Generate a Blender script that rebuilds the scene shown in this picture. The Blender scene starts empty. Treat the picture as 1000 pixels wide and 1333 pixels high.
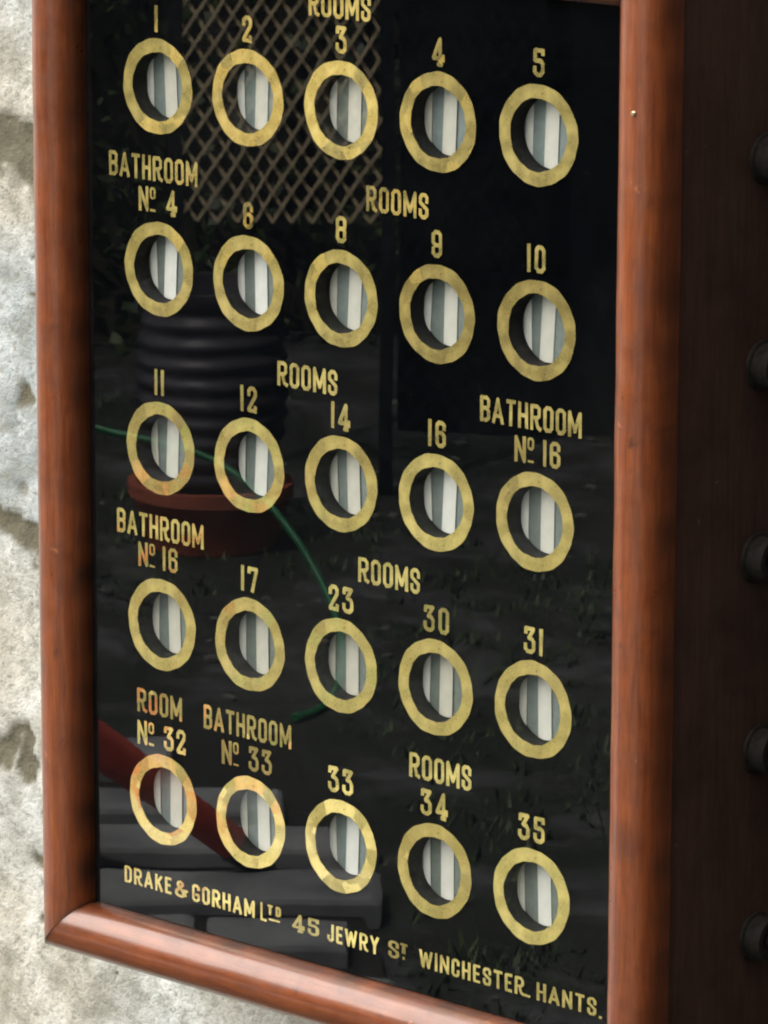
import bpy, bmesh, math, random
from mathutils import Vector, Matrix, noise
from mathutils.geometry import delaunay_2d_cdt

R = math.radians
S = bpy.context.scene
COL = S.collection
random.seed(7)

# ------------------------------------------------------------------ camera, light, exposure
CAM = Vector((1.62174, -1.77636, 0.52864))
YAW, PITCH, ROLL = 0.7306, -0.2222, 0.0023
cd = bpy.data.cameras.new('camera')
cam = bpy.data.objects.new('camera', cd); COL.objects.link(cam)
fw = Vector((-math.sin(YAW) * math.cos(PITCH), math.cos(YAW) * math.cos(PITCH), math.sin(PITCH)))
rt = fw.cross(Vector((0, 0, 1))).normalized(); up = rt.cross(fw)
c_, s_ = math.cos(ROLL), math.sin(ROLL)
rt, up = c_ * rt + s_ * up, -s_ * rt + c_ * up
cam.matrix_world = Matrix(((rt.x, up.x, -fw.x, CAM.x), (rt.y, up.y, -fw.y, CAM.y), (rt.z, up.z, -fw.z, CAM.z), (0, 0, 0, 1)))
cd.sensor_fit = 'HORIZONTAL'; cd.sensor_width = 36; cd.lens = 36 * 6.275
cd.clip_start = 0.05; cd.clip_end = 300
cd.dof.use_dof = True; cd.dof.focus_distance = 2.46; cd.dof.aperture_fstop = 125
S.camera = cam

SUN_DIR = Vector((0.10, 0.55, 0.80)).normalized()       # towards the sun
w = bpy.data.worlds.new('World'); S.world = w; w.use_nodes = True
wn = w.node_tree.nodes; wl = w.node_tree.links
sky = wn.new('ShaderNodeTexSky'); sky.sky_type = 'NISHITA'; sky.sun_disc = False
sky.sun_elevation = math.asin(SUN_DIR.z); sky.sun_rotation = math.atan2(SUN_DIR.x, SUN_DIR.y)
sky.air_density = 1.0; sky.dust_density = 3.0; sky.ozone_density = 1.0
bg = wn['Background']; bg.inputs['Strength'].default_value = 0.10
# thin high cloud: the blue of the clear sky is partly washed out to a pale grey
cl = wn.new('ShaderNodeMix'); cl.data_type = 'RGBA'; cl.inputs[0].default_value = .68
hs = wn.new('ShaderNodeHueSaturation'); hs.inputs['Saturation'].default_value = .08
wl.new(sky.outputs[0], hs.inputs['Color']); wl.new(sky.outputs[0], cl.inputs[6]); wl.new(hs.outputs[0], cl.inputs[7])
# a bank of bright white cloud stands high to the left of the board, thinning out to the right
wt = wn.new('ShaderNodeTexCoord'); dt = wn.new('ShaderNodeVectorMath'); dt.operation = 'DOT_PRODUCT'; dt.inputs[1].default_value = Vector((-.78, -.30, .55)).normalized()
wl.new(wt.outputs['Generated'], dt.inputs[0])
cn = wn.new('ShaderNodeTexNoise'); cn.inputs['Scale'].default_value = 2.6; cn.inputs['Detail'].default_value = 7; cn.inputs['Roughness'].default_value = .55
wl.new(wt.outputs['Generated'], cn.inputs['Vector'])
ad = wn.new('ShaderNodeMath'); ad.operation = 'MULTIPLY_ADD'; ad.inputs[1].default_value = .9; wl.new(cn.outputs['Fac'], ad.inputs[0]); wl.new(dt.outputs['Value'], ad.inputs[2])
cm = wn.new('ShaderNodeMapRange'); cm.inputs['From Min'].default_value = .55; cm.inputs['From Max'].default_value = 1.3; cm.interpolation_type = 'SMOOTHSTEP'
wl.new(ad.outputs[0], cm.inputs['Value'])
cc = wn.new('ShaderNodeMix'); cc.data_type = 'RGBA'; cc.inputs[7].default_value = (36, 35, 33, 1)
wl.new(cm.outputs['Result'], cc.inputs[0]); wl.new(cl.outputs[2], cc.inputs[6]); wl.new(cc.outputs[2], bg.inputs['Color'])
sd = bpy.data.lights.new('sun', 'SUN'); sd.energy = 4.6; sd.angle = R(0.6); sd.color = (1, .95, .87)
sun = bpy.data.objects.new('sun', sd); COL.objects.link(sun)
sun.rotation_euler = SUN_DIR.to_track_quat('Z', 'Y').to_euler()
sun.location = (1, 5, 6)

S.view_settings.view_transform = 'Standard'; S.view_settings.look = 'None'
S.view_settings.exposure = 0.88; S.view_settings.gamma = 1; S.view_settings.use_curve_mapping = False
S.render.engine = 'CYCLES'
S.cycles.max_bounces = 10; S.cycles.transparent_max_bounces = 12
S.cycles.use_denoising = True
S.cycles.filter_width = 2.1                       # the phone picture is a little soft

# ------------------------------------------------------------------ helpers
def link(o, parent=None):
    COL.objects.link(o)
    if parent: o.parent = parent
    return o
def obj(name, bm, mats, parent=None, smooth=False):
    me = bpy.data.meshes.new(name); bm.normal_update(); bm.to_mesh(me); bm.free()
    for m in (mats if isinstance(mats, (list, tuple)) else [mats]): me.materials.append(m)
    if smooth:
        for p in me.polygons: p.use_smooth = True
        me.set_sharp_from_angle(angle=R(42))
    return link(bpy.data.objects.new(name, me), parent)
def empty(name, loc, rz=0):
    o = bpy.data.objects.new(name, None); o.location = loc; o.rotation_euler = (0, 0, rz); o.empty_display_size = .05
    return link(o)
def tag(o, label=None, cat=None, group=None, kind=None):
    for k, v in (('label', label), ('category', cat), ('group', group), ('kind', kind)):
        if v: o[k] = v
    return o
def box(bm, lo, hi, mi=0):
    v = [bm.verts.new((x, y, z)) for x in (lo[0], hi[0]) for y in (lo[1], hi[1]) for z in (lo[2], hi[2])]
    fs = []
    for f in ((0, 1, 3, 2), (4, 6, 7, 5), (0, 4, 5, 1), (2, 3, 7, 6), (0, 2, 6, 4), (1, 5, 7, 3)):
        fc = bm.faces.new([v[i] for i in f]); fc.material_index = mi; fs.append(fc)
    return v
def bevel_all(bm, w, seg=2):
    bmesh.ops.bevel(bm, geom=list(bm.edges), offset=w, segments=seg, affect='EDGES', profile=.5)
def lathe(bm, prof, n=48, axis='Z', cap=True):
    rings = []
    for r, h in prof:
        ring = []
        for k in range(n):
            a = 2 * math.pi * k / n
            p = (r * math.cos(a), r * math.sin(a), h) if axis == 'Z' else (h, r * math.cos(a), r * math.sin(a))
            ring.append(bm.verts.new(p))
        rings.append(ring)
    for a, b in zip(rings, rings[1:]):
        for k in range(n):
            bm.faces.new((a[k], a[(k + 1) % n], b[(k + 1) % n], b[k]))
    if cap:
        bm.faces.new(rings[0][::-1]); bm.faces.new(rings[-1])
def tube(bm, pts, rad, n=10):
    pts = [Vector(p) for p in pts]; rings = []
    for i, p in enumerate(pts):
        t = (pts[min(i + 1, len(pts) - 1)] - pts[max(i - 1, 0)]).normalized()
        a = t.cross(Vector((0, 0, 1)) if abs(t.z) < .9 else Vector((1, 0, 0))).normalized(); b = t.cross(a)
        r = rad[i] if isinstance(rad, (list, tuple)) else rad
        rings.append([bm.verts.new(p + r * (math.cos(2 * math.pi * k / n) * a + math.sin(2 * math.pi * k / n) * b)) for k in range(n)])
    for a, b in zip(rings, rings[1:]):
        for k in range(n): bm.faces.new((a[k], a[(k + 1) % n], b[(k + 1) % n], b[k]))
    bm.faces.new(rings[0][::-1]); bm.faces.new(rings[-1])
    bmesh.ops.recalc_face_normals(bm, faces=bm.faces[:])

class Mat:
    def __init__(self, name):
        self.m = bpy.data.materials.new(name); self.m.use_nodes = True
        self.t = self.m.node_tree; self.n = self.t.nodes; self.b = self.n['Principled BSDF']; self.out = self.n['Material Output']
    def new(self, kind, **kw):
        nd = self.n.new(kind)
        for k, v in kw.items():
            if k in nd.inputs: nd.inputs[k].default_value = v
            else: setattr(nd, k, v)
        return nd
    def l(self, a, b): self.t.links.new(a, b)
    def set(self, **kw):
        for k, v in kw.items(): self.b.inputs[k.replace('_', ' ')].default_value = v
        return self
    def coords(self, scale=(1, 1, 1), kind='Object'):
        tc = self.new('ShaderNodeTexCoord'); mp = self.new('ShaderNodeMapping'); mp.inputs['Scale'].default_value = scale
        self.l(tc.outputs[kind], mp.inputs['Vector']); return mp.outputs[0]
    def noise(self, vec, scale, detail=5, rough=.55, dist=0):
        nd = self.new('ShaderNodeTexNoise'); nd.inputs['Scale'].default_value = scale; nd.inputs['Detail'].default_value = detail
        nd.inputs['Roughness'].default_value = rough; nd.inputs['Distortion'].default_value = dist
        self.l(vec, nd.inputs['Vector']); return nd.outputs['Fac']
    def ramp(self, fac, stops):
        nd = self.new('ShaderNodeValToRGB'); e = nd.color_ramp.elements
        while len(e) < len(stops): e.new(.5)
        for el, (p, c) in zip(e, stops):
            el.position = p; el.color = (*c, 1) if isinstance(c, (tuple, list)) else (c, c, c, 1)
        self.l(fac, nd.inputs[0]); return nd.outputs[0]
    def mix(self, fac, a, b, mode='MIX'):
        nd = self.new('ShaderNodeMix', data_type='RGBA', blend_type=mode)
        for s, i in ((fac, 0), (a, 6), (b, 7)):
            if isinstance(s, (int, float)): nd.inputs[i].default_value = s if i == 0 else (s, s, s, 1)
            elif isinstance(s, tuple): nd.inputs[i].default_value = (*s, 1)
            else: self.l(s, nd.inputs[i])
        return nd.outputs[2]
    def bump(self, h, strength=.3, dist=.001, to=None):
        nd = self.new('ShaderNodeBump'); nd.inputs['Strength'].default_value = strength; nd.inputs['Distance'].default_value = dist
        self.l(h, nd.inputs['Height']); self.l(nd.outputs[0], (to or self.b).inputs['Normal']); return nd.outputs[0]

# ------------------------------------------------------------------ materials
def wood(name, dark, mid, light, axis, rough=.34, coat=.85, spec=.4, blotch=.45):
    m = Mat(name)
    st = [1, 1, 1]; st['XYZ'.index(axis)] = .07
    v = m.coords(tuple(st))
    g1 = m.noise(v, 300, 6, .65, .3); g2 = m.noise(v, 1100, 4, .65)
    iso = m.coords((1, 1, 1)); blot = m.noise(iso, 28, 4, .6); worn = m.noise(iso, 75, 5, .65)
    c = m.ramp(g1, [(.18, dark), (.50, mid), (.86, light)])
    c = m.mix(m.ramp(g2, [(.42, 0.0), (.62, .28)]), c, dark)
    c = m.mix(m.ramp(blot, [(.33, blotch), (.55, 0.0)]), c, tuple(.42 * a for a in mid))
    c = m.mix(m.ramp(worn, [(.69, 0.0), (.76, .55)]), c, tuple(min(1, 1.7 * a + .03) for a in light))
    ga = m.new('ShaderNodeAttribute', attribute_name='grime')
    c = m.mix(ga.outputs['Fac'], c, tuple(.16 * a for a in mid))
    m.l(c, m.b.inputs['Base Color'])
    m.l(m.ramp(worn, [(.3, rough - .08), (.7, rough + .18)]), m.b.inputs['Roughness'])
    m.set(Coat_Weight=coat, Coat_Roughness=.17, Specular_IOR_Level=spec)
    hh = m.mix(.5, g1, worn)
    m.bump(hh, .35, .0006)
    return m.m
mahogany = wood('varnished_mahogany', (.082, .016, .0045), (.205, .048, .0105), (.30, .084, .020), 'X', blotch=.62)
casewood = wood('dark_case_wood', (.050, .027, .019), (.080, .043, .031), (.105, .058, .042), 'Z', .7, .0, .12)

def gold_leaf(name, lo, share, k=1.0):
    m = Mat(name)
    v = m.coords((1, 1, 1))
    # leaf laid in small overlapping pieces, a little crinkled and worn
    vo = m.new('ShaderNodeTexVoronoi', Scale=105.0); m.l(v, vo.inputs['Vector'])
    cr = m.noise(v, 80, 2, .4); wear = m.noise(v, 110, 3, .5); tone = m.noise(v, 36, 3, .5); old = m.noise(v, 45, 4, .6); fl = m.noise(v, 620, 4, .65)
    oi = m.new('ShaderNodeObjectInfo')
    base = m.mix(oi.outputs['Random'], (.98, .68, .22), (.93, .74, .26))
    col = m.mix(m.ramp(tone, [(.3, 0.0), (.7, .6)]), base, (.98, .80, .36))
    col = m.mix(m.ramp(vo.outputs['Color'], [(.2, 0.0), (.8, .5)]), col, (.74, .58, .20))
    m.l(col, m.b.inputs['Base Color'])
    m.set(Metallic=1.0, Roughness=.06)
    # each piece of leaf lies at a very slightly different tilt
    ge = m.new('ShaderNodeNewGeometry'); vs1 = m.new('ShaderNodeVectorMath', operation='SUBTRACT'); vs1.inputs[1].default_value = (.5, .5, .5); m.l(vo.outputs['Color'], vs1.inputs[0])
    vs2 = m.new('ShaderNodeVectorMath', operation='SCALE'); vs2.inputs['Scale'].default_value = .032; m.l(vs1.outputs[0], vs2.inputs[0])
    vs3 = m.new('ShaderNodeVectorMath', operation='ADD'); m.l(ge.outputs['Normal'], vs3.inputs[0]); m.l(vs2.outputs[0], vs3.inputs[1])
    vs4 = m.new('ShaderNodeVectorMath', operation='NORMALIZE'); m.l(vs3.outputs[0], vs4.inputs[0])
    bp = m.new('ShaderNodeBump'); bp.inputs['Strength'].default_value = .03; bp.inputs['Distance'].default_value = .0002
    m.l(cr, bp.inputs['Height']); m.l(vs4.outputs[0], bp.inputs['Normal']); m.l(bp.outputs[0], m.b.inputs['Normal'])
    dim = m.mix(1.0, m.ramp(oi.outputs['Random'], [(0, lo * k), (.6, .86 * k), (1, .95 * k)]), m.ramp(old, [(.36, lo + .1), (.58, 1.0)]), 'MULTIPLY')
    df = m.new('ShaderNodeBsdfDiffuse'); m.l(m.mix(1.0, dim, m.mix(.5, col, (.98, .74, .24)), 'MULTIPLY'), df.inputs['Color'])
    mx = m.new('ShaderNodeMixShader'); m.l(m.ramp(wear, [(.3, share[0]), (.75, share[1])]), mx.inputs[0])
    m.l(m.b.outputs[0], mx.inputs[1]); m.l(df.outputs[0], mx.inputs[2])
    bare = m.new('ShaderNodeBsdfDiffuse'); bare.inputs['Color'].default_value = (.03, .022, .008, 1)
    m2 = m.new('ShaderNodeMixShader'); m.l(m.ramp(fl, [(.60, 0.0), (.68, .75)]), m2.inputs[0]); m.l(mx.outputs[0], m2.inputs[1]); m.l(bare.outputs[0], m2.inputs[2])
    m.l(m2.outputs[0], m.out.inputs['Surface'])
    return m.m
gold = gold_leaf('gold_leaf_ring', .66, (.22, .48)); gold_dim = gold_leaf('gold_leaf_dim_reflection', .55, (.72, .92), .42); gold_ink = gold_leaf('gold_leaf_lettering', .34, (.26, .52))  # the dim leaf has a dark reflection put into its colour, for a few words

def glass_front():
    m = Mat('glass_front'); m.n.remove(m.b)
    tr = m.new('ShaderNodeBsdfTransparent'); tr.inputs[0].default_value = (.96, .985, .975, 1)
    gl = m.new('ShaderNodeBsdfGlossy'); gl.inputs['Roughness'].default_value = .004
    v = m.coords((1, 1, 1)); wv = m.noise(v, 7, 2, .4)
    bp = m.new('ShaderNodeBump'); bp.inputs['Strength'].default_value = .02; bp.inputs['Distance'].default_value = .004
    m.l(wv, bp.inputs['Height']); m.l(bp.outputs[0], gl.inputs['Normal'])
    fr = m.new('ShaderNodeFresnel'); fr.inputs['IOR'].default_value = 1.52
    ge = m.new('ShaderNodeNewGeometry'); iv = m.new('ShaderNodeMath', operation='SUBTRACT'); iv.inputs[0].default_value = 1; m.l(ge.outputs['Backfacing'], iv.inputs[1])
    mu = m.new('ShaderNodeMath', operation='MULTIPLY'); m.l(fr.outputs[0], mu.inputs[0]); m.l(iv.outputs[0], mu.inputs[1])     # light leaving the pane passes straight out
    mx = m.new('ShaderNodeMixShader'); m.l(mu.outputs[0], mx.inputs[0]); m.l(tr.outputs[0], mx.inputs[1]); m.l(gl.outputs[0], mx.inputs[2])
    du = m.new('ShaderNodeBsdfDiffuse'); du.inputs['Color'].default_value = (.7, .68, .62, 1)
    d1 = m.noise(v, 9, 5, .6, .6); d2 = m.noise(v, 900, 2, .5)
    dm = m.new('ShaderNodeMath', operation='ADD'); m.l(m.ramp(d1, [(.45, .0006), (.75, .0045)]), dm.inputs[0]); m.l(m.ramp(d2, [(.72, 0.0), (.78, .035)]), dm.inputs[1])
    m2 = m.new('ShaderNodeMixShader'); m.l(dm.outputs[0], m2.inputs[0]); m.l(mx.outputs[0], m2.inputs[1]); m.l(du.outputs[0], m2.inputs[2])
    m.l(m2.outputs[0], m.out.inputs['Surface']); return m.m
def glass_back():
    m = Mat('glass_back'); m.n.remove(m.b)
    tr = m.new('ShaderNodeBsdfTransparent'); m.l(tr.outputs[0], m.out.inputs['Surface']); return m.m
glassF, glassB = glass_front(), glass_back()

def plain(name, col, rough=.6, var=.25, scale=60, metallic=0, bump=.2, bd=.001, spec=.5):
    m = Mat(name); v = m.coords((1, 1, 1)); n = m.noise(v, scale, 5, .6)
    m.l(m.ramp(n, [(.3, tuple(a * (1 - var) for a in col)), (.7, tuple(min(1, a * (1 + var)) for a in col))]), m.b.inputs['Base Color'])
    m.set(Roughness=rough, Metallic=metallic, Specular_IOR_Level=spec); m.bump(n, bump, bd); return m.m
black_paint = plain('black_backing_paint', (.0008, .0011, .0017), .8, .3, 90, spec=0)
tube_dark = plain('window_wood_dark', (.020, .019, .018), .8, .4, 300, spec=.1)
card_grey = plain('flag_card_grey', (.165, .195, .19), .55, .16, 240, bump=.15)
card_white = plain('flag_bar_white', (.64, .62, .585), .5, .07, 160, bump=.1)
def vary(mat):
    # each card has aged a little differently
    nt = mat.node_tree; b = nt.nodes['Principled BSDF']; src = b.inputs['Base Color'].links[0].from_socket
    oi = nt.nodes.new('ShaderNodeObjectInfo'); rp = nt.nodes.new('ShaderNodeValToRGB'); mx = nt.nodes.new('ShaderNodeMix'); mx.data_type = 'RGBA'; mx.blend_type = 'MULTIPLY'; mx.inputs[0].default_value = 1
    rp.color_ramp.elements[0].color = (.72, .69, .60, 1); rp.color_ramp.elements[1].color = (1, 1, 1, 1)
    nt.links.new(oi.outputs['Random'], rp.inputs[0]); nt.links.new(src, mx.inputs[6]); nt.links.new(rp.outputs[0], mx.inputs[7]); nt.links.new(mx.outputs[2], b.inputs['Base Color'])
vary(card_white); vary(card_grey)
bakelite = plain('dark_knob', (.020, .017, .014), .7, .5, 200, bump=.6, spec=.12)
brass = plain('nail_brass', (.75, .60, .40), .3, .2, 400, 1)

def stone():
    m = Mat('rough_limewashed_stone')
    at = m.new('ShaderNodeAttribute', attribute_name='dirt'); tn = m.new('ShaderNodeAttribute', attribute_name='tone')
    v = m.coords((1, 1, 1))
    n1 = m.noise(v, 22, 7, .62, .3); n2 = m.noise(v, 85, 6, .65); n3 = m.noise(v, 260, 4, .7)
    warm = m.ramp(n1, [(.30, (.30, .275, .215)), (.47, (.50, .47, .40)), (.66, (.66, .64, .585))])
    cool = m.ramp(n1, [(.30, (.23, .255, .255)), (.47, (.41, .44, .445)), (.66, (.58, .62, .625))])
    c = m.mix(tn.outputs['Fac'], warm, cool)
    c = m.mix(m.ramp(n2, [(.36, .5), (.50, 0.0)]), c, (.24, .24, .20))
    c = m.mix(m.ramp(n2, [(.57, 0.0), (.66, .4)]), c, (.76, .755, .73))
    c = m.mix(m.ramp(n3, [(.34, .75), (.46, 0.0)]), c, (.24, .235, .20))
    moss = m.mix(n2, (.05, .046, .03), (.22, .20, .14))
    c = m.mix(at.outputs['Fac'], c, moss)
    m.l(c, m.b.inputs['Base Color']); m.set(Roughness=.9, Specular_IOR_Level=.2)
    m.bump(m.mix(.45, n2, n3), .8, .004); return m.m
stone_m = stone()

# ------------------------------------------------------------------ the reflected garden's own axes (u to the right, v away, as seen in the glass)
GZ = -1.3                                        # ground level
E1 = Vector((math.cos(YAW), -math.sin(YAW), 0)); E2 = Vector((-math.sin(YAW), -math.cos(YAW), 0))
C0 = Vector((CAM.x, -CAM.y, 0))
def G(u, v, z=0): return C0 + u * E1 + v * E2 + Vector((0, 0, GZ + z))
GROT = -YAW                                      # local x = u, local y = towards the board

# ------------------------------------------------------------------ ground
def ground():
    m = Mat('dark_gravel_ground'); v = m.coords((1, 1, 1))
    a = m.noise(v, 3.2, 7, .68, .6); b = m.noise(v, 14, 6, .7); c = m.noise(v, 90, 4, .7)
    col = m.ramp(a, [(.40, (.012, .020, .010)), (.5, (.038, .046, .034)), (.60, (.13, .14, .142))])
    col = m.mix(m.ramp(b, [(.4, .7), (.6, 0.0)]), col, (.018, .023, .013))
    col = m.mix(m.ramp(c, [(.45, 0.0), (.7, .5)]), col, (.11, .112, .11))
    m.l(col, m.b.inputs['Base Color']); m.set(Roughness=.95); m.bump(m.mix(.5, b, c), .8, .03)
    bm = bmesh.new()
    bmesh.ops.create_grid(bm, x_segments=60, y_segments=60, size=30)
    for q in bm.verts: q.co.z = GZ + .012 * noise.noise(q.co * .9)
    tag(obj('ground', bm, m.m), kind='structure')
ground()

# ------------------------------------------------------------------ stone wall
def seg_d(p, a, b):
    ab = b - a; t = max(0, min(1, (p - a).dot(ab) / ab.length_squared)); return (p - a - t * ab).length
def steps(pairs):
    out = []
    for a, b, n in pairs: out += [a + (b - a) * i / n for i in range(n)]
    return out + [pairs[-1][1]]
WALL_Y = 0.108
def wall():
    xs = steps([(-2.6, -.46, 40), (-.46, -.20, 110), (-.20, .32, 90), (.32, 2.4, 40)])
    zs = steps([(GZ - .05, -.56, 20), (-.56, -.26, 110), (-.26, .30, 200), (.30, 1.6, 30)])
    P = lambda x, z: Vector((x, z))
    joints = [([P(-.62, .16), P(-.345, .128), P(-.305, .102), P(-.27, .085), P(.3, .09)], .022),
              ([P(-.62, -.115), P(-.36, -.098), P(-.325, -.100), P(-.24, -.125), P(.3, -.12)], .014),
              ([P(-.40, -.235), P(-.352, -.222), P(-.345, -.245)], .013),
              ([P(-.338, -.292), P(-.318, -.300), P(-.298, -.298)], .007),
              ([P(-.262, -.378), P(-.235, -.395), P(-.19, -.415), P(.3, -.43)], .004)]
    pits = [(-.345, -.018, .013), (-.317, -.287, .010), (-.338, -.33, .005), (-.30, .06, .005), (-.305, .045, .009), (-.29, .02, .006), (-.335, .07, .008), (-.33, -.43, .006), (-.28, -.345, .004), (-.335, .035, .009)]
    bm = bmesh.new(); dl = bm.verts.layers.float.new('dirt'); tl = bm.verts.layers.float.new('tone')
    rows = []
    for z in zs:
        row = []
        for x in xs:
            p3 = Vector((x, 0, z)); p = Vector((x, z))
            wv = Vector((noise.noise(p3 * 34), noise.noise(p3 * 34 + Vector((7, 3, 1))))) * .013 + Vector((noise.noise(p3 * 120), noise.noise(p3 * 120 + Vector((9, 2, 5))))) * .005
            q = p + wv
            d = 0
            for pl, wd in joints:
                dd = min(seg_d(q, a, b) for a, b in zip(pl, pl[1:])); d = max(d, 1 - min(1, (dd / wd) ** 2))
            for px, pz, r in pits:
                dd = (q - Vector((px, pz))).length; d = max(d, .9 * (1 - min(1, (dd / r) ** 2)))
            moss = max(0, noise.noise(p3 * 11 + Vector((3.3, .4, 8.1))) - .12) * 2.2 * (.6 + noise.noise(p3 * 60))
            sh = lambda a, b, t: (lambda q: q * q * (3 - 2 * q))(max(0, min(1, (t - a) / (b - a))))
            dm = sh(.42, .72, d + .42 * noise.noise(p3 * 75) + .22 * noise.noise(p3 * 190)) if d > .02 else 0
            rough = .5 * noise.fractal(p3 * 18, 1, 2, 4) + .25 * noise.noise(p3 * 90) + .14 * noise.noise(p3 * 210)
            pock = max(0, noise.noise(p3 * 62 + Vector((4, 4, 4))) - .52) * 2
            y = WALL_Y + .0022 * (rough + .5) + .0012 * d + .0010 * dm + .002 * pock
            vt = bm.verts.new((x, y, z))
            vt[dl] = min(1, max(0, .35 * d + .75 * dm + .8 * pock + .55 * moss))
            vt[tl] = max(0, min(1, .5 + 1.6 * noise.noise(p3 * 6 + Vector((.2, 0, .9))) - .4 + .95 * sh(-.125, -.085, z + .02 * noise.noise(p3 * 14)) * (1 - sh(.055, .105, z + .03 * noise.noise(p3 * 12)))))
            row.append(vt)
        rows.append(row)
    for a, b in zip(rows, rows[1:]):
        for i in range(len(xs) - 1): bm.faces.new((a[i], a[i + 1], b[i + 1], b[i]))
    # the wall is 0.4 m thick: side, top and back faces
    bnd = [r[0] for r in rows] + rows[-1][1:] + [r[-1] for r in rows[-2::-1]] + rows[0][-2:0:-1]
    back = [bm.verts.new((q.co.x, WALL_Y + .4, q.co.z)) for q in bnd]
    for i in range(len(bnd)):
        j = (i + 1) % len(bnd); bm.faces.new((bnd[i], back[i], back[j], bnd[j]))
    bm.faces.new(back)
    bmesh.ops.recalc_face_normals(bm, faces=bm.faces[:])
    o = obj('stone_wall', bm, stone_m, smooth=True)
    tag(o, 'pale weathered rough stone wall behind the wooden bell board', 'wall')
wall()

# ------------------------------------------------------------------ lettering: condensed sign writer's capitals as unions of strokes
GL = {
 'A': (.58, [[(0, 0), (.5, 1), (1, 0)], [(.2, .26), (.8, .26)]]),
 'B': (.50, [[(0, 0), (0, 1), (.72, 1), (1, .9), (1, .62), (.74, .52), (0, .52)], [(.74, .52), (1, .42), (1, .1), (.72, 0), (0, 0)]]),
 'C': (.46, [[(1, .74), (1, .9), (.72, 1), (.28, 1), (0, .9), (0, .1), (.28, 0), (.72, 0), (1, .1), (1, .28)]]),
 'D': (.50, [[(0, 0), (0, 1), (.66, 1), (1, .86), (1, .14), (.66, 0), (0, 0)]]),
 'E': (.42, [[(1, 1), (0, 1), (0, 0), (1, 0)], [(0, .52), (.8, .52)]]),
 'G': (.50, [[(1, .80), (1, .9), (.72, 1), (.28, 1), (0, .9), (0, .1), (.28, 0), (.72, 0), (1, .1), (1, .40), (.6, .40)]]),
 'H': (.50, [[(0, 0), (0, 1)], [(1, 0), (1, 1)], [(0, .5), (1, .5)]]),
 'I': (.10, [[(.5, 0), (.5, 1)]]),
 'J': (.42, [[(1, 1), (1, .12), (.7, 0), (.3, 0), (0, .12), (0, .26)]]),
 'K': (.52, [[(0, 0), (0, 1)], [(1, 1), (.05, .42)], [(.35, .6), (1, 0)]]),
 'L': (.40, [[(0, 1), (0, 0), (1, 0)]]),
 'M': (.66, [[(0, 0), (0, 1), (.5, .18), (1, 1), (1, 0)]]),
 'N': (.54, [[(0, 0), (0, 1), (1, 0), (1, 1)]]),
 'O': (.50, [[(.28, 0), (0, .12), (0, .88), (.28, 1), (.72, 1), (1, .88), (1, .12), (.72, 0), (.28, 0)]]),
 'R': (.54, [[(0, 0), (0, 1), (.7, 1), (.95, .88), (.95, .6), (.7, .48), (0, .48)], [(.5, .48), (.78, .06), (1.06, 0)]]),
 'S': (.48, [[(1, .72), (1, .89), (.72, 1), (.28, 1), (0, .89), (0, .66), (1, .36), (1, .11), (.72, 0), (.28, 0), (0, .11), (0, .28)]]),
 'T': (.50, [[(0, 1), (1, 1)], [(.5, 1), (.5, 0)]]),
 'W': (.78, [[(0, 1), (.24, 0), (.5, .9), (.76, 0), (1, 1)]]),
 'Y': (.54, [[(0, 1), (.5, .45), (1, 1)], [(.5, .45), (.5, 0)]]),
 '&': (.60, [[(1, .04), (.18, .72), (.18, .9), (.4, 1), (.62, .9), (.62, .74), (0, .34), (0, .1), (.25, 0), (.6, 0), (1, .42)], [(.8, .44), (1.08, .44)]]),
 '0': (.50, [[(.28, 0), (0, .12), (0, .88), (.28, 1), (.72, 1), (1, .88), (1, .12), (.72, 0), (.28, 0)]]),
 '1': (.10, [[(.5, 0), (.5, 1)]]),
 '2': (.50, [[(0, .72), (0, .88), (.28, 1), (.72, 1), (1, .88), (1, .68), (0, .06), (0, 0), (1, 0)], [(.94, 0), (1, .14)]]),
 '3': (.54, [[(.04, .84), (.04, 1), (.96, 1), (.42, .60), (.8, .56), (1, .44), (1, .11), (.72, 0), (.28, 0), (0, .11), (0, .26)]]),
 '4': (.60, [[(1, .2), (0, .2), (.7, 1), (.7, -.06)], [(.56, -.06), (.84, -.06)], [(1, .14), (1, .27)]]),
 '5': (.52, [[(1, 1), (.04, 1), (.04, .58), (.74, .58), (1, .46), (1, .11), (.72, 0), (.28, 0), (0, .11), (0, .26)], [(1, 1), (1, .88)]]),
 '6': (.50, [[(1, .76), (1, .9), (.74, 1), (.28, 1), (0, .88), (0, .11), (.28, 0), (.72, 0), (1, .11), (1, .44), (.72, .56), (0, .56)]]),
 '7': (.54, [[(0, .86), (0, 1), (1, 1), (.42, 0)]]),
 '8': (.52, [[(.28, 0), (0, .11), (0, .44), (.25, .53), (0, .62), (0, .89), (.28, 1), (.72, 1), (1, .89), (1, .62), (.75, .53), (1, .44), (1, .11), (.72, 0), (.28, 0)], [(.2, .53), (.8, .53)]]),
 '9': (.50, [[(0, .26), (0, .11), (.28, 0), (.72, 0), (1, .12), (1, .89), (.72, 1), (.28, 1), (0, .89), (0, .56), (.28, .44), (1, .44)]]),
 '.': (.06, [[(.5, -.06), (.5, .08)]]),
 'o': (.66, [[(.28, 0), (0, .14), (0, .86), (.28, 1), (.72, 1), (1, .86), (1, .14), (.72, 0), (.28, 0)]]),
 '_': (.34, [[(0, 0), (1, 0)]]),
}
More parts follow.
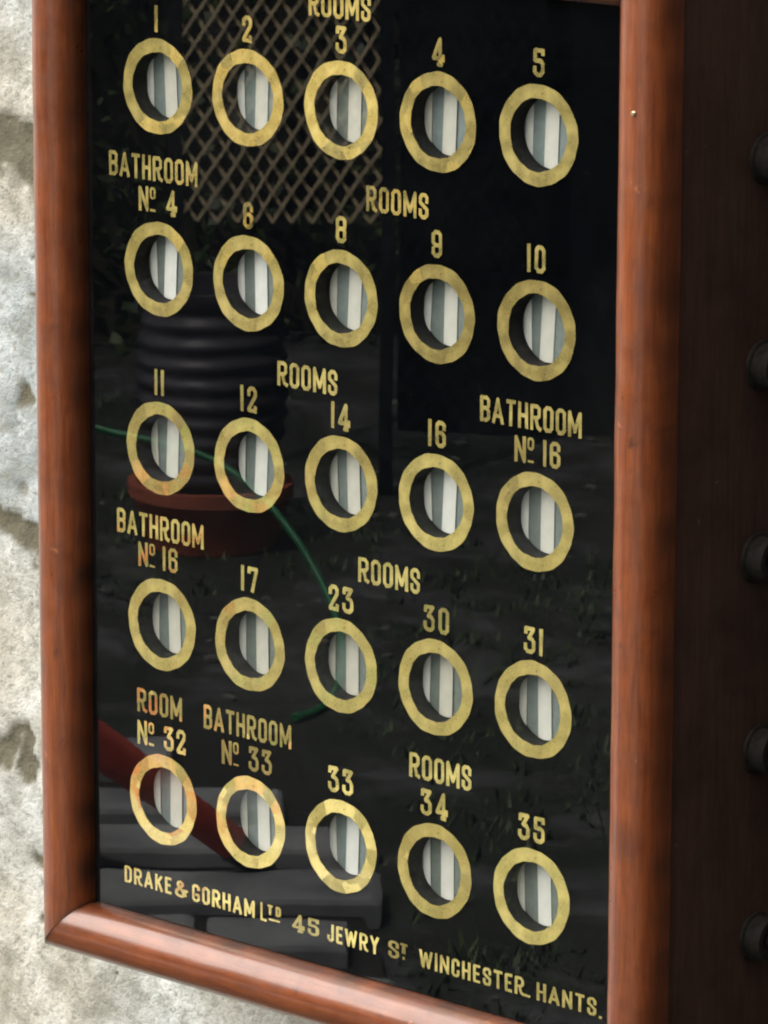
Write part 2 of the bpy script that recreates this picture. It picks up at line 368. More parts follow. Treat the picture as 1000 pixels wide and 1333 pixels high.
def text_polys(text, h, sw, gap, track=None):
    """glyph strokes laid along x from 0; returns (polys, width)"""
    polys = []; x = 0.0; s = sw / 2
    for ch in text:
        if ch == ' ': x += .42 * h; continue
        wd, strokes = GL[ch]; wd = max(wd * h, sw)
        mp = lambda p: Vector((x + s + p[0] * (wd - sw), s + p[1] * (h - sw)))
        for st in strokes:
            pts = [mp(p) for p in st]
            if ch in 'I1.': pts = [Vector((x + s, -.0 + p[1] * h)) for p in st]
            for k, (a, b) in enumerate(zip(pts, pts[1:])):
                d = (b - a)
                if d.length < 1e-9: continue
                d.normalize(); nn = Vector((-d.y, d.x)) * s
                # butt ends that the brush drew square: flush with the cap line
                e0 = s if (k == 0 and abs(d.y) > .9 and ch not in 'I1.') else 0
                e1 = s if (k == len(pts) - 2 and abs(d.y) > .9 and ch not in 'I1.') else 0
                if k == 0 and abs(d.x) > .9: e0 = s * .9
                if k == len(pts) - 2 and abs(d.x) > .9: e1 = s * .9
                a2, b2 = a - d * e0, b + d * e1
                polys.append([a2 + nn, a2 - nn, b2 - nn, b2 + nn])
            for p in pts[1:-1]:
                polys.append([p + s * 1.0 * Vector((math.cos(2 * math.pi * q / 10 + .3), math.sin(2 * math.pi * q / 10 + .3))) for q in range(10)])
        x += wd + gap
    return polys, x - gap
def polys_mesh(polys):
    vs, fs = [], []
    for pl in polys:
        fs.append(list(range(len(vs), len(vs) + len(pl))))
        for p in pl:
            vs.append(Vector((p.x + random.uniform(-1, 1) * 1.5e-4, p.y + random.uniform(-1, 1) * 1.5e-4)) * 1000)
    ov, oe, of, _, _, fi = delaunay_2d_cdt(vs, [], fs, 0, 1e-4, True)
    bm = bmesh.new(); bv = [bm.verts.new((p.x / 1000, 0, p.y / 1000)) for p in ov]
    for f, ids in zip(of, fi):
        if ids and len(f) >= 3:
            try: bm.faces.new([bv[i] for i in f])
            except ValueError: pass
    bmesh.ops.delete(bm, geom=[q for q in bm.verts if not q.link_faces], context='VERTS')
    for f in bm.faces:
        f.normal_update()
        if f.normal.y > 0: f.normal_flip()
    return bm

# ------------------------------------------------------------------ the bell indicator board
XL, XR, ZB, ZT = -.182, .187, -.261, .2595        # sight edges of the frame
FW = .030                                          # frame width
BODY_Y = .106
BASE = Vector((0, BODY_Y, ZB - FW))
board = empty('bell_indicator_board', BASE)
tag(board, 'wooden framed black glass bell indicator board with gold ringed windows, hung on the stone wall', 'indicator board')
def bpart(name, bm, mat, parent=board, loc=(0, 0, 0), smooth=False):
    o = obj(name, bm, mat, parent, smooth)
    o.location = Vector(loc) - (BASE if parent is board else Vector((0, 0, 0)))
    return o

# frame: four mitred half-round rails; each mesh has its length along local x
PROF = [(0.0, .0022), (0.0, -.0025)]
for k in range(1, 18):
    a = math.pi * k / 18
    PROF.append((FW / 2 - FW / 2 * math.cos(a), -.0025 - .0155 * math.sin(a) ** .9))
PROF += [(FW, -.0025), (FW, .0022)]
def rail(length, seed):
    bm = bmesh.new(); n = 220; rows = []; gl_ = bm.verts.layers.float.new('grime')
    for i in range(n + 1):
        t = i / n; row = []
        for off, y in PROF:
            x = (t - .5) * (length + 2 * off)
            p3 = Vector((x, off, seed)); vt = bm.verts.new((x, y + .00035 * noise.noise(Vector((x * 30 + seed, off * 60, seed))), -off)); row.append(vt)
            e = max(0, 1 - off / .0045) * .8 + max(0, 1 - (FW - off) / .004) * .55 + max(0, 1 - min(t, 1 - t) * length / .0025) * .8
            vt[gl_] = max(0, min(1, e * (.75 + .8 * noise.noise(p3 * 60)) + max(0, noise.noise(p3 * 38) - .42) * .8 + max(0, noise.noise(p3 * 140) - .5) * 1.8))
        rows.append(row)
    for a, b in zip(rows, rows[1:]):
        for j in range(len(PROF) - 1): bm.faces.new((a[j], a[j + 1], b[j + 1], b[j]))
        bm.faces.new((a[-1], a[0], b[0], b[-1]))
    bm.faces.new(rows[0][::-1]); bm.faces.new(rows[-1])
    bmesh.ops.recalc_face_normals(bm, faces=bm.faces[:])
    return bm
xc, zc = (XL + XR) / 2, (ZB + ZT) / 2
rails = []
for seed, ln, loc, ry in ((1, XR - XL, (xc, 0, ZB), 0), (2, XR - XL, (xc, 0, ZT), math.pi),
                          (3, ZT - ZB, (XL, 0, zc), math.pi / 2), (4, ZT - ZB, (XR, 0, zc), -math.pi / 2)):
    o = bpart('frame_rail', rail(ln - .0006, seed), mahogany, loc=loc, smooth=True)
    o.rotation_euler = (0, ry, 0); rails.append(o)
nb = bmesh.new(); lathe(nb, [(.0014, -.001), (.0014, .0006), (.0009, .0012)], 14, 'Z')
for q in nb.verts: q.co = Vector((q.co.x, -q.co.z, q.co.y))
bmesh.ops.recalc_face_normals(nb, faces=nb.faces[:])
bpart('nail', nb, brass, loc=(XR + .0165, -.0176, .2115))

# hollow case behind the frame
def case():
    bm = bmesh.new()
    x0, x1, z0, z1 = XL - FW + .0012, XR + FW - .0012, ZB - FW + .0012, ZT + FW - .0012
    y0, y1, t = .0024, BODY_Y, .012
    box(bm, (x0, y0, z0), (x0 + t, y1 - t, z1)); box(bm, (x1 - t, y0, z0), (x1, y1 - t, z1))
    box(bm, (x0 + t, y0, z0), (x1 - t, y1 - t, z0 + t)); box(bm, (x0 + t, y0, z1 - t), (x1 - t, y1 - t, z1))
    box(bm, (x0, y1 - t, z0), (x1, y1, z1))
    return bm
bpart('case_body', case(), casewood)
SIDE_X = XR + FW - .0012

# glass, black backing paint with round openings, gold behind the glass
bm = bmesh.new(); box(bm, (XL - .0, -.0024, ZB), (XR, -.0004, ZT))
bm.normal_update()
for f in bm.faces: f.material_index = 0 if f.normal.y < -.5 else 1
bpart('glass_pane', bm, [glassF, glassB])
COLX = [-.1288, -.0643, .0003, .0651, .1298]; ROWZ = [.1922, .0961, .0, -.0960, -.1929]
RI, RO = .0180, .0250
polys = [[Vector((XL, ZB)), Vector((XR, ZB)), Vector((XR, ZT)), Vector((XL, ZT))]]
for z in ROWZ:
    for x in COLX: polys.append([Vector((x + RI * 1.01 * math.cos(2 * math.pi * k / 48), z + RI * 1.01 * math.sin(2 * math.pi * k / 48))) for k in range(48)])
vs, fs = [], []
for pl in polys: fs.append(list(range(len(vs), len(vs) + len(pl)))); vs += [p * 1000 for p in pl]
ov, oe, of, _, _, fi = delaunay_2d_cdt(vs, [], fs, 0, 1e-4, True)
bm = bmesh.new(); bv = [bm.verts.new((p.x / 1000, .0006, p.y / 1000)) for p in ov]
for f, ids in zip(of, fi):
    if list(ids) == [0]: bm.faces.new([bv[i] for i in f])
bmesh.ops.recalc_face_normals(bm, faces=bm.faces[:])
bpart('black_backing', bm, black_paint)

# one indicator window with its ring, card and bars; then copies
def ring_bm(seed):
    rr = random.Random(seed); bm = bmesh.new(); n = 96
    ph = [rr.uniform(0, 6.28) for _ in range(6)]
    wob = lambda a, o: .00016 * (math.sin(3 * a + ph[o]) + math.sin(7 * a + ph[o + 1]) + .7 * math.sin(17 * a + ph[o + 2]))
    rings = []
    for j in range(4):
        rings.append([bm.verts.new(((RI + (RO - RI) * j / 3 + (wob(a, 0) if j == 0 else wob(a, 3) if j == 3 else 0)) * math.cos(a), 0,
                                    (RI + (RO - RI) * j / 3 + (wob(a, 0) if j == 0 else wob(a, 3) if j == 3 else 0)) * math.sin(a))) for a in (2 * math.pi * k / n for k in range(n))])
    for a, b in zip(rings, rings[1:]):
        for k in range(n): bm.faces.new((a[k], b[k], b[(k + 1) % n], a[(k + 1) % n]))
    for f in bm.faces:
        f.normal_update()
        if f.normal.y > 0: f.normal_flip()
    return bm
DEPTH = .0112
def tube_bm():
    bm = bmesh.new(); n = 64; pr = [(RI * 1.012, .0009), (RI * 1.012, DEPTH + .0012), (RI * 1.14, DEPTH + .0012), (RI * 1.14, .0009)]
    rings = [[bm.verts.new((r * math.cos(2 * math.pi * k / n), y, r * math.sin(2 * math.pi * k / n))) for k in range(n)] for r, y in pr]
    for i in range(4):
        a, b = rings[i], rings[(i + 1) % 4]
        for k in range(n): bm.faces.new((a[k], a[(k + 1) % n], b[(k + 1) % n], b[k]))
    bmesh.ops.recalc_face_normals(bm, faces=bm.faces[:]); return bm
def card_bm():
    bm = bmesh.new(); n = 48
    for y in (DEPTH, DEPTH + .001):
        pass
    lathe(bm, [(RI * 1.005, DEPTH), (RI * 1.005, DEPTH + .001)], n, 'X')
    for q in bm.verts: q.co = Vector((q.co.y, q.co.x, q.co.z))
    bmesh.ops.recalc_face_normals(bm, faces=bm.faces[:]); return bm
def bar_bm(x0, x1):
    # upright strip bent slightly forward along its middle, trimmed round to fit the opening
    bm = bmesh.new(); rows = []; n = 14
    r = RI * .985
    for j in range(7):
        x = x0 + (x1 - x0) * j / 6; hh = math.sqrt(max(1e-8, r * r - x * x)); t = j / 6
        y = DEPTH - .0004 - .0004 * math.sin(math.pi * t)
        rows.append([bm.verts.new((x, y, -hh + 2 * hh * i / n)) for i in range(n + 1)])
    for a, b in zip(rows, rows[1:]):
        for i in range(n): bm.faces.new((a[i], b[i], b[i + 1], a[i + 1]))
    bk = bmesh.ops.extrude_face_region(bm, geom=bm.faces[:])
    for q in [g for g in bk['geom'] if isinstance(g, bmesh.types.BMVert)]: q.co.y += .00035
    bmesh.ops.recalc_face_normals(bm, faces=bm.faces[:]); return bm
ROOM = [['1', '2', '3', '4', '5'], ['', '6', '8', '9', '10'], ['11', '12', '14', '16', ''], ['', '17', '23', '30', '31'], ['', '', '33', '34', '35']]
BATH = {(1, 0): 'bathroom 4', (2, 4): 'bathroom 16, in the right hand column', (3, 0): 'bathroom 16, in the left hand column', (4, 0): 'room 32', (4, 1): 'bathroom 33'}
proto = {'indicator_window': obj('indicator_window', tube_bm(), tube_dark, board, True),
         'flag_card': obj('flag_card', card_bm(), card_grey),
         'flag_bar': obj('flag_bar', bar_bm(-.0172, -.0124), card_white), 'flag_bar2': obj('flag_bar', bar_bm(-.0050, .0036), card_white)}
first = True; rnd = random.Random(3)
for i, z in enumerate(ROWZ):
    for j, x in enumerate(COLX):
        if first: wd = proto['indicator_window']
        else: wd = proto['indicator_window'].copy(); COL.objects.link(wd)
        wd.parent = board; wd.location = Vector((x, 0, z)) - BASE
        wd['label'] = 'round gold ringed window under the gilt lettering for ' + (BATH.get((i, j)) or 'room ' + ROOM[i][j])
        for key in ('flag_card', 'flag_bar', 'flag_bar2'):
            o = proto[key] if first else proto[key].copy()
            if not first: COL.objects.link(o)
            o.parent = wd
            if key != 'flag_card':
                o.location = (rnd.uniform(-.0009, .0009), rnd.uniform(-.0004, 0), 0); o.rotation_euler = (0, rnd.uniform(-.055, .055), 0)
        rg = obj('gold_ring', ring_bm(i * 5 + j), gold, wd); rg.location = (0, .0001, 0)
        if ROOM[i][j]:
            h = .0139; ps, tw = text_polys(ROOM[i][j], h, .0022, .0026)
            t = obj('room_number', polys_mesh(ps), gold_ink, wd)
            t.location = (-tw / 2 + rnd.uniform(-.0005, .0005), .0001, RO + .0034)
        first = False

def lettering(text, x, z, width, h, sw=.0020, gap=.0015):
    ps, tw = text_polys(text, h, sw, gap)
    k = (width - sw) / max(1e-6, tw - sw)
    # stretch the spacing and widths to the length the sign writer gave the word, keeping the stroke
    ps = [[Vector((p.x * width / tw, p.y)) for p in pl] for pl in ps]
    o = obj('lettering', polys_mesh(ps), gold_ink, board); o.location = Vector((x, .0001, z)) - BASE
    return o
H1 = .0132
for x, z, wdt, tx in ((-.0217, .2380, .0420, 'ROOMS'), (.0176, .1428, .0415, 'ROOMS'), (-.0439, .0453, .0418, 'ROOMS'), (.0125, -.0494, .0420, 'ROOMS'), (.0478, -.1461, .0419, 'ROOMS'),
                      (-.1649, .1423, .0647, 'BATHROOM'), (.0939, .0460, .0652, 'BATHROOM'), (-.1616, -.0500, .0642, 'BATHROOM'), (-.0982, -.1474, .0635, 'BATHROOM'), (-.1478, -.1470, .0337, 'ROOM')):
    o = lettering(tx, x, z, wdt, H1)
    o['label'] = 'gilt word ' + tx + ' painted on the black glass'
# the "N" with raised small o over a dash, then the number
for x, z, num, wdt in ((-.1432, .1255, '4', .0280), (.1165, .0287, '16', .0293), (-.1459, -.0663, '16', .0292), (-.1477, -.1650, '32', .0360), (-.0850, -.1644, '33', .0363)):
    h = .0134; sw = .0020
    ps, w1 = text_polys('N', h, sw, .0016); ps = [[p * 1 for p in pl] for pl in ps]
    sp, w2 = text_polys('o', h * .48, .0013, .001); x0 = w1 + .0010
    ps += [[p + Vector((x0, h * .52)) for p in pl] for pl in sp]
    ps += [[Vector((x0 + .0002, .0006)), Vector((x0 + w2 - .0002, .0006)), Vector((x0 + w2 - .0002, .0018)), Vector((x0 + .0002, .0018))]]
    sp, w3 = text_polys(num, h, sw, .0022); x1 = wdt - w3
    ps += [[p + Vector((x1, 0)) for p in pl] for pl in sp]
    o = obj('lettering', polys_mesh(ps), gold_dim if x in (.1165, -.0850) else gold_ink, board); o.location = Vector((x, .0001, z)) - BASE
    o['label'] = 'gilt N with a small raised o, then the number ' + num
for tx, x, z, wdt, h, sw, lb in (('DRAKE', -.1587, -.2450, .0356, .0094, .00145, 0), ('&', -.1204, -.2450, .0094, .0094, .00135, 0), ('GORHAM', -.1076, -.2452, .0462, .0097, .00155, 0), ('L', -.0572, -.2452, .0045, .0100, .00125, 0),
                             ('TD', -.0521, -.2409, .0098, .0055, .0012, 0), ('45', -.0344, -.2457, .0193, .0093, .00135, 0), ('JEWRY', -.0091, -.2463, .0362, .0095, .00145, 0), ('S', .0338, -.2457, .0073, .0094, .00135, 0),
                             ('T', .0418, -.2418, .0053, .0055, .0013, 0), ('WINCHESTER', .0551, -.2464, .0707, .0096, .00145, 0), ('HANTS.', .1341, -.2466, .0425, .0095, .00145, 0)):
    ps, tw = text_polys(tx, h, sw, .0014); ps = [[Vector((p.x * wdt / tw, p.y)) for p in pl] for pl in ps]
    if tx == 'TD': ps += [[Vector((.001, -.0030)), Vector((.009, -.0030)), Vector((.009, -.0019)), Vector((.001, -.0019))]]
    if tx == 'T': ps += [[Vector((.0018, -.0032)), Vector((.0034, -.0032)), Vector((.0034, -.0018)), Vector((.0018, -.0018))]]
    if tx == 'WINCHESTER': ps += [[Vector((wdt - .0006, .0)), Vector((wdt + .004, .0)), Vector((wdt + .004, .0013)), Vector((wdt - .0006, .0013))]]
    o = obj('lettering', polys_mesh(ps), gold_dim if tx in ('45', 'S', 'T') else gold_ink, board); o.location = Vector((x, .0001, z)) - BASE
    o['label'] = 'small gilt lettering of the maker along the bottom of the glass'

# round knobs on the case side
kb = bmesh.new()
lathe(kb, [(.0128, -.001), (.0128, .0015), (.0112, .0022), (.0112, .0095), (.0105, .0108), (.0080, .0112), (.0072, .0104), (.0040, .0100), (.0034, .0112), (.0015, .0118)], 40, 'X')
bmesh.ops.recalc_face_normals(kb, faces=kb.faces[:])
kp = None
for y, z in ((.0690, .1820), (.0690, .0800), (.0680, -.0165), (.0725, -.1152), (.0725, -.2125)):
    if kp is None: o = kp = obj('knob', kb, bakelite, board, True)
    else: o = kp.copy(); COL.objects.link(o)
    o.location = Vector((SIDE_X, y, z)) - BASE

# ------------------------------------------------------------------ the garden seen only in the glass
greywood = plain('silvered_wood', (.22, .20, .18), .8, .35, 40, bump=.4, bd=.004)
lattice_m = plain('pale_lattice_wood', (.64, .53, .34), .8, .3, 60)
terra = plain('terracotta', (.46, .12, .065), .8, .25, 20)
slate_pot = plain('dark_glazed_pot', (.060, .054, .068), .45, .3, 30)
redpaint = plain('red_paint', (.50, .075, .05), .5, .25, 25)
hose_m = plain('green_hose', (.012, .19, .07), .35, .2, 40)
tar = plain('tarred_boards', (.012, .013, .016), .8, .3, 12, spec=.2)
iron = plain('black_iron', (.02, .02, .02), .5, .3, 60)
slab_m = plain('pale_paving', (.25, .26, .27), .85, .45, 7, bump=.5, bd=.006)
soil_m = plain('damp_soil', (.022, .02, .018), .95, .4, 30)
pebble_m = plain('dark_pebbles', (.13, .13, .12), .85, .4, 30)
leaf_mats = []
for nm, c in (('leaf_dark', (.038, .062, .022)), ('leaf_mid', (.065, .105, .034)), ('leaf_light', (.10, .135, .045))):
    leaf_mats.append(plain(nm, c, .5, .3, 9))
stem_m = plain('hedge_stems', (.03, .026, .018), .9, .3, 20)

# rough stone slabs laid in strips in front of the board
bm = bmesh.new(); pr_ = random.Random(21)
for k in range(9):
    v0 = 4.72 + k * .205 + pr_.uniform(-.012, .012); u = -2.4; uend = (.05, .02, -.02, .03, -.03, .01, -.05, -.12, -.22)[k]
    while u < uend - .12:
        ln = min(pr_.uniform(.38, .8), uend - u); dp = pr_.uniform(.110, .135); tl_ = pr_.uniform(-.02, .02); top = pr_.uniform(.03, .045); outl = []
        n1, n2 = 14, 5
        rim = [(i / n1, 0) for i in range(n1)] + [(1, i / n2) for i in range(n2)] + [(1 - i / n1, 1) for i in range(n1)] + [(0, 1 - i / n2) for i in range(n2)]
        for a, b in rim:
            uu, vv = u + .008 + a * (ln - .016), v0 + b * dp + tl_ * (a - .5)
            uu += .012 * noise.noise(Vector((uu * 9, vv * 9, 1))); vv += .012 * noise.noise(Vector((uu * 7, vv * 7, 5))); outl.append((uu, vv))
        lo = [bm.verts.new(G(a, b, .0)) for a, b in outl]; hi = [bm.verts.new(G(a, b, top - .006)) for a, b in outl]
        cu, cv = u + ln / 2, v0 + dp / 2
        tp = [bm.verts.new(G(cu + (a - cu) * .97, cv + (b - cv) * .93, top)) for a, b in outl]
        m_ = len(outl)
        for q in range(m_):
            bm.faces.new((lo[q], lo[(q + 1) % m_], hi[(q + 1) % m_], hi[q])); bm.faces.new((hi[q], hi[(q + 1) % m_], tp[(q + 1) % m_], tp[q]))
        bm.faces.new(tp); bm.faces.new(lo[::-1])
        u += ln
bed = [bm.verts.new(G(*p)) for p in ((-2.45, 4.65, .017), (.06, 4.65, .017), (.0, 5.6, .017), (-.14, 6.58, .017), (-2.45, 6.58, .017))]
bmesh.ops.recalc_face_normals(bm, faces=bm.faces[:])
bf = bm.faces.new(bed[::-1]); bf.material_index = 1; bf.normal_update()
if bf.normal.z < 0: bf.normal_flip()
tag(obj('path', bm, [slab_m, soil_m]), kind='structure')

# trellis
tr = empty('trellis', G(-.175, 8.25), GROT)
tag(tr, 'pale diamond lattice trellis on two posts, mirrored at the top of the black glass', 'trellis')
bm = bmesh.new(); W, Z0, Z1, P = .34, .48, 1.62, .033
x = -W / 2 - (Z1 - Z0)
def clip(x0, z0, x1, z1):
    # keep the part of a slat inside the panel
    t0, t1 = 0, 1
    dx, dz = x1 - x0, z1 - z0
    for p, q in ((-dx, x0 + W / 2), (dx, W / 2 - x0), (-dz, z0 - Z0), (dz, Z1 - z0)):
        if abs(p) < 1e-9: continue
        r = q / p
        if p < 0: t0 = max(t0, r)
        else: t1 = min(t1, r)
    return (t0, t1) if t1 - t0 > .01 else None
def slat(bm, x0, z0, x1, z1, y, wd=.0030, th=.006):
    c = clip(x0, z0, x1, z1)
    if not c: return
    a = Vector((x0 + (x1 - x0) * c[0], y, z0 + (z1 - z0) * c[0])); b = Vector((x0 + (x1 - x0) * c[1], y, z0 + (z1 - z0) * c[1]))
    d = (b - a).normalized(); n = Vector((-d.z, 0, d.x)) * wd; f = Vector((0, th / 2, 0))
    v = [bm.verts.new(p + s * n + t * f) for p in (a, b) for s in (-1, 1) for t in (-1, 1)]
    for q in ((0, 1, 3, 2), (4, 6, 7, 5), (0, 4, 5, 1), (2, 3, 7, 6), (0, 2, 6, 4), (1, 5, 7, 3)): bm.faces.new([v[i] for i in q])
sl = 1.55; k = 0; x = -W / 2 - (Z1 - Z0) / sl
while x < W / 2 + (Z1 - Z0) / sl:
    slat(bm, x, Z0, x + (Z1 - Z0) / sl, Z1, .004); slat(bm, x, Z0, x - (Z1 - Z0) / sl, Z1, -.0035); x += P
bmesh.ops.recalc_face_normals(bm, faces=bm.faces[:])
obj('lattice', bm, lattice_m, tr)
for sx in (-1, 1):
    bm = bmesh.new(); box(bm, (sx * (W / 2 + .012) - .012, -.012, -.02), (sx * (W / 2 + .012) + .012, .012, 1.66)); obj('post', bm, tar, tr)

# ribbed pot on its terracotta pan
pt = empty('ribbed_pot', G(-.285, 7.85), GROT)
tag(pt, 'dark ribbed garden pot standing in a terracotta pan, mirrored in the glass', 'pot')
bm = bmesh.new(); pr = [(.085, .115)]
for k in range(64):
    t = k / 63; pr.append((.095 + .030 * math.sin(math.pi * (t * .75 + .12)) + .0035 * math.sin(t * 2 * math.pi * 9), .12 + .29 * t))
pr += [(.118, .425), (.118, .44), (.104, .44), (.098, .38), (.02, .37)]
lathe(bm, pr, 48); bmesh.ops.recalc_face_normals(bm, faces=bm.faces[:]); obj('body', bm, slate_pot, pt, True)
bm = bmesh.new(); lathe(bm, [(.095, 0), (.105, .004), (.13, .085), (.138, .09), (.138, .113), (.124, .113), (.118, .098), (.02, .094)], 48)
bmesh.ops.recalc_face_normals(bm, faces=bm.faces[:]); obj('pan', bm, terra, pt, True)

# garden hose looped over a tap post
post = empty('tap_post', G(-.62, 7.35), GROT)
tag(post, 'short wooden garden tap post holding a green hose, mirrored at the left of the glass', 'post')
bm = bmesh.new(); box(bm, (-.03, -.03, -.03), (.03, .03, .42)); bevel_all(bm, .006); obj('post', bm, greywood, post)
bm = bmesh.new(); lathe(bm, [(.012, .03), (.012, .075), (.018, .075), (.018, .09)], 16, 'X')
for q in bm.verts: q.co = Vector((q.co.x, q.co.y, q.co.z + .365))
bmesh.ops.recalc_face_normals(bm, faces=bm.faces[:]); obj('tap', bm, iron, post)
ctrl = [(-.62, 7.32, .375), (-.52, 7.22, .352), (-.42, 7.18, .335), (-.31, 7.15, .315), (-.225, 7.12, .285), (-.15, 7.05, .225), (-.085, 6.98, .14), (-.055, 6.9, .06), (-.068, 6.82, .012), (-.095, 6.75, .007), (-.125, 6.71, .007)]
pts = []
for i in range(len(ctrl) - 1):
    p0, p1, p2, p3 = (Vector(ctrl[max(0, min(len(ctrl) - 1, i + d))]) for d in (-1, 0, 1, 2))
    for s in range(8):
        t = s / 8
        pts.append(.5 * ((2 * p1) + (p2 - p0) * t + (2 * p0 - 5 * p1 + 4 * p2 - p3) * t * t + (-p0 + 3 * p1 - 3 * p2 + p3) * t ** 3))
bm = bmesh.new(); tube(bm, [G(*p) for p in pts], [.0055] * (len(pts) - 3) + [.0075, .0085, .006], 10)
tag(obj('garden_hose', bm, hose_m, smooth=True), 'green garden hose looping down from the tap post to the ground, mirrored in the glass', 'hose')

# planter and the red pole that leans on it
pl = empty('planter_box', G(-.93, 5.75), GROT)
tag(pl, 'square wooden planter box holding up the red pole, mirrored left in the glass', 'planter')
bm = bmesh.new(); box(bm, (-.2, -.2, .0), (.2, .2, .5)); bevel_all(bm, .01); obj('box', bm, greywood, pl)
bm = bmesh.new(); lf = random.Random(5)
for k in range(380):
    p = Vector((lf.uniform(-.19, .19), lf.uniform(-.19, .19), .49 + abs(lf.gauss(0, .09)))); d = Vector((lf.uniform(-1, 1), lf.uniform(-1, 1), lf.uniform(-.3, 1))).normalized()
    a = d.cross(Vector((lf.uniform(-1, 1), lf.uniform(-1, 1), .2))).normalized() * .013
    bm.faces.new([bm.verts.new(q) for q in (p, p + d * .02 + a, p + d * .05, p + d * .02 - a)])
obj('foliage', bm, leaf_mats[1], pl)
bm = bmesh.new(); a0, a1 = G(-.165, 5.87, .055), G(-.735, 5.62, .57)
a_, b_ = Vector(a0), Vector(a1); d = (b_ - a_)
tube(bm, [a_ + d * t for t in (0, .02, .2, .5, .8, 1)], [.016, .022, .025, .028, .030, .030], 14)
pole = obj('red_pole', bm, redpaint, smooth=True)
tag(pole, 'stout red painted wooden pole leaning diagonally on the planter, mirrored at the bottom left', 'pole')
bm = bmesh.new(); tube(bm, [a_ - d.normalized() * .035, a_ - d.normalized() * .01, a_ + d.normalized() * .03], [.012, .019, .0245], 14); obj('ferrule', bm, iron, pole, True)

# tarred screen added out of view on the right to darken the case side
sc_ = empty('shade_screen', (2.45, -1.6, GZ), 0)
tag(sc_, 'tall black tarred screen added unseen far to the right to darken the bell board case', 'screen')
bm = bmesh.new()
for k in range(42): box(bm, (0 + (.012 if k % 2 else 0), -4.6 + k * .15, 0), (.03 + (.012 if k % 2 else 0), -4.6 + k * .15 + .148, 2.9))
obj('boarding', bm, tar, sc_)
for y in (-4.5, -2.4, -.4, 1.5):
    bm = bmesh.new(); box(bm, (.046, y - .05, -.02), (.146, y + .05, 2.95)); obj('post', bm, tar, sc_)

# dark door added out of view beside the board, to darken its right rail
dd = empty('shade_door', (.755, .095, GZ))
tag(dd, 'dark plank door with iron latch, added unseen right of the bell board to darken its side', 'door')
bm = bmesh.new()
for k in range(6): box(bm, (-.42 + k * .14, -.03 + .002 * (k % 2), .01), (-.42 + k * .14 + .138, .012, 2.02))
obj('planks', bm, casewood, dd)
bm = bmesh.new(); box(bm, (-.50, -.045, 0), (-.424, .012, 2.11)); box(bm, (.424, -.045, 0), (.50, .012, 2.11)); box(bm, (-.423, -.045, 2.03), (.423, .012, 2.11)); obj('door_frame', bm, casewood, dd)
bm = bmesh.new(); box(bm, (-.36, -.05, 1.0), (-.335, -.031, 1.16)); tube(bm, [(-.347, -.05, 1.03), (-.347, -.075, 1.05), (-.347, -.075, 1.11), (-.347, -.05, 1.13)], .006, 8); obj('latch', bm, iron, dd)

# grass tufts and loose stones on the ground
gm = bmesh.new(); gr = random.Random(9)
for k in range(2200):
    u, v = gr.uniform(-1.3, 1.6), gr.uniform(5.0, 9.1)
    if noise.noise(Vector((u * 1.6, v * 1.1, 3))) < .02: continue
    if u < .02 and 4.9 < v < 6.55: continue
    c = G(u, v, .0)
    for b in range(gr.randint(6, 12)):
        a = gr.uniform(0, 6.28); d = Vector((math.cos(a), math.sin(a), gr.uniform(.7, 2.2))).normalized(); sd_ = d.cross(Vector((0, 0, 1))).normalized() * .004; L = gr.uniform(.012, .032)
        p = c + Vector((gr.uniform(-.03, .03), gr.uniform(-.03, .03), -.004))
        f = gm.faces.new([gm.verts.new(q) for q in (p - sd_, p + sd_, p + d * L)]); f.material_index = gr.choice((0, 1, 1, 2))
tag(obj('grass', gm, leaf_mats), 'short grass tufts on the dark ground, mirrored in the glass', 'grass', kind='stuff')
gm = bmesh.new()
for k in range(700):
    u, v = gr.uniform(-1.3, 1.6), gr.uniform(5.0, 9.1)
    if noise.noise(Vector((u * 1.6, v * 1.1, 3))) > .10 or (u < .02 and 4.9 < v < 6.55): continue
    rr = min(.014, abs(gr.gauss(.003, .004)) + .003); c = G(u, v, rr * .3)
    ic = bmesh.ops.create_icosphere(gm, subdivisions=1, radius=rr)
    for q in ic['verts']: q.co = c + Vector((q.co.x * 1.3, q.co.y, q.co.z * .6)) + noise.noise_vector(q.co * 90 + c * 7) * rr * .25
tag(obj('gravel', gm, pebble_m), 'loose pale stones on the dark ground, mirrored in the glass', 'gravel', kind='stuff')

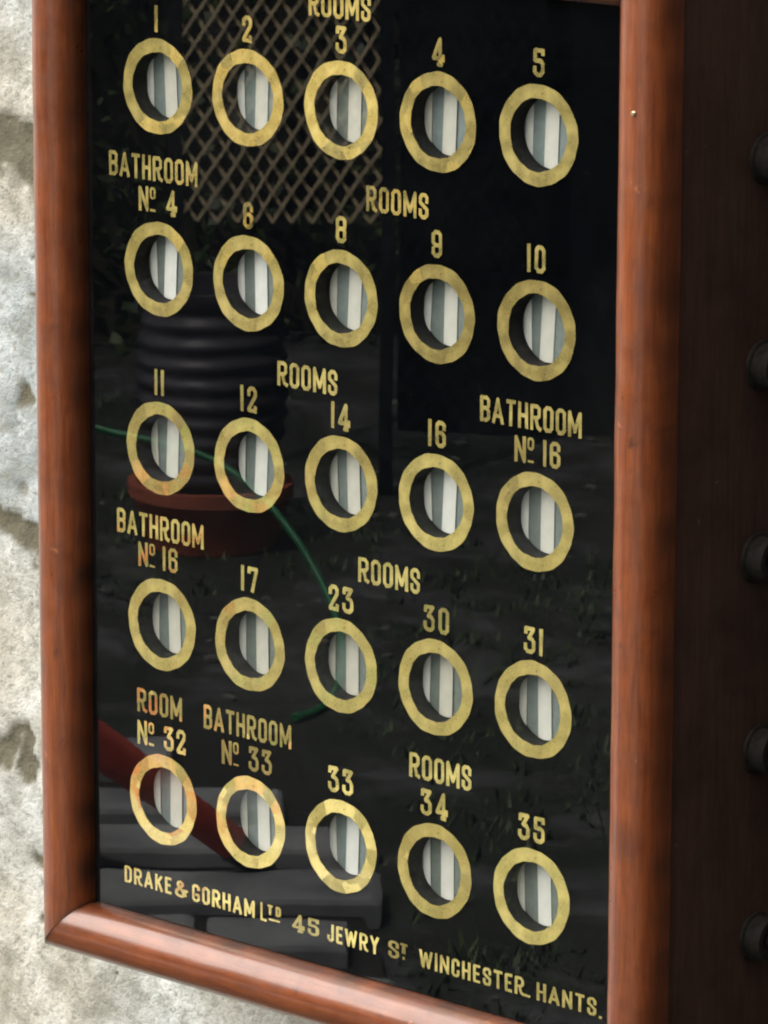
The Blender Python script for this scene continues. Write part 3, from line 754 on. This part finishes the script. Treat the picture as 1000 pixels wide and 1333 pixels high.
# tarred shed on the right, hedge behind
sh = empty('garden_shed', G(1.75, 9.3), GROT)
tag(sh, 'black tarred timber garden shed, mirrored as the dark upper right of the glass', 'shed')
bm = bmesh.new()
for k in range(24):
    xa = -1.72 + k * .144
    box(bm, (xa, .50 + (.012 if k % 2 else 0), 0), (xa + .142, .53 + (.012 if k % 2 else 0), 2.3))
box(bm, (-1.72, -.9, 0), (1.74, .499, 2.3))
obj('wall', bm, tar, sh)
bm = bmesh.new(); v = [bm.verts.new(p) for p in ((-1.9, -1.1, 2.31), (1.9, -1.1, 2.31), (1.9, .8, 2.31), (-1.9, .8, 2.31), (-1.9, -.15, 2.9), (1.9, -.15, 2.9))]
for f in ((0, 1, 2, 3), (0, 4, 5, 1), (3, 2, 5, 4), (0, 3, 4), (1, 5, 2)): bm.faces.new([v[i] for i in f])
bmesh.ops.recalc_face_normals(bm, faces=bm.faces[:]); obj('roof', bm, tar, sh)
bm = bmesh.new(); box(bm, (.3, .545, .03), (1.05, .575, 1.95)); dr = obj('door', bm, tar, sh)
bm = bmesh.new(); box(bm, (.36, .576, .95), (.38, .60, 1.1)); obj('handle', bm, iron, dr)

hd = empty('hedge', G(-2.2, 9.9), GROT)
tag(hd, 'dense dark green clipped hedge behind the trellis, mirrored in the black glass', 'hedge')
bm = bmesh.new(); lf = random.Random(11)
for k in range(17000):
    x, z = lf.uniform(-2.6, 2.35), lf.uniform(.02, 2.15); p0 = Vector((x, 0, z))
    y = .35 + .16 * noise.noise(p0 * 2.2) + .09 * noise.noise(p0 * 6) - abs(lf.gauss(0, .07))
    if lf.random() < .1: z = 2.1 + lf.uniform(0, .1); y = lf.uniform(-.4, .4)
    p = Vector((x, y, z)); d = Vector((lf.uniform(-1, 1), lf.uniform(-.2, 1), lf.uniform(-.8, .8))).normalized()
    s = lf.uniform(.022, .05); a = d.cross(Vector((lf.uniform(-1, 1), lf.uniform(-1, 1), lf.uniform(-1, 1)))).normalized() * s * .32
    f = bm.faces.new([bm.verts.new(q) for q in (p, p + d * s * .45 + a, p + d * s, p + d * s * .45 - a)])
    f.material_index = 0 if lf.random() < .55 else (1 if lf.random() < .75 else 2)
obj('foliage', bm, leaf_mats, hd)
bm = bmesh.new(); bmesh.ops.create_grid(bm, x_segments=40, y_segments=18, size=1)
for q in bm.verts:
    x, z = q.co.x * 2.55, 1.04 + q.co.y * 1.04
    q.co = Vector((x, .19 + .14 * noise.noise(Vector((x, 0, z)) * 2.2), z))
ex = bmesh.ops.extrude_face_region(bm, geom=bm.faces[:])
for q in [g for g in ex['geom'] if isinstance(g, bmesh.types.BMVert)]: q.co.y = -.35
bmesh.ops.recalc_face_normals(bm, faces=bm.faces[:]); obj('stems', bm, stem_m, hd)
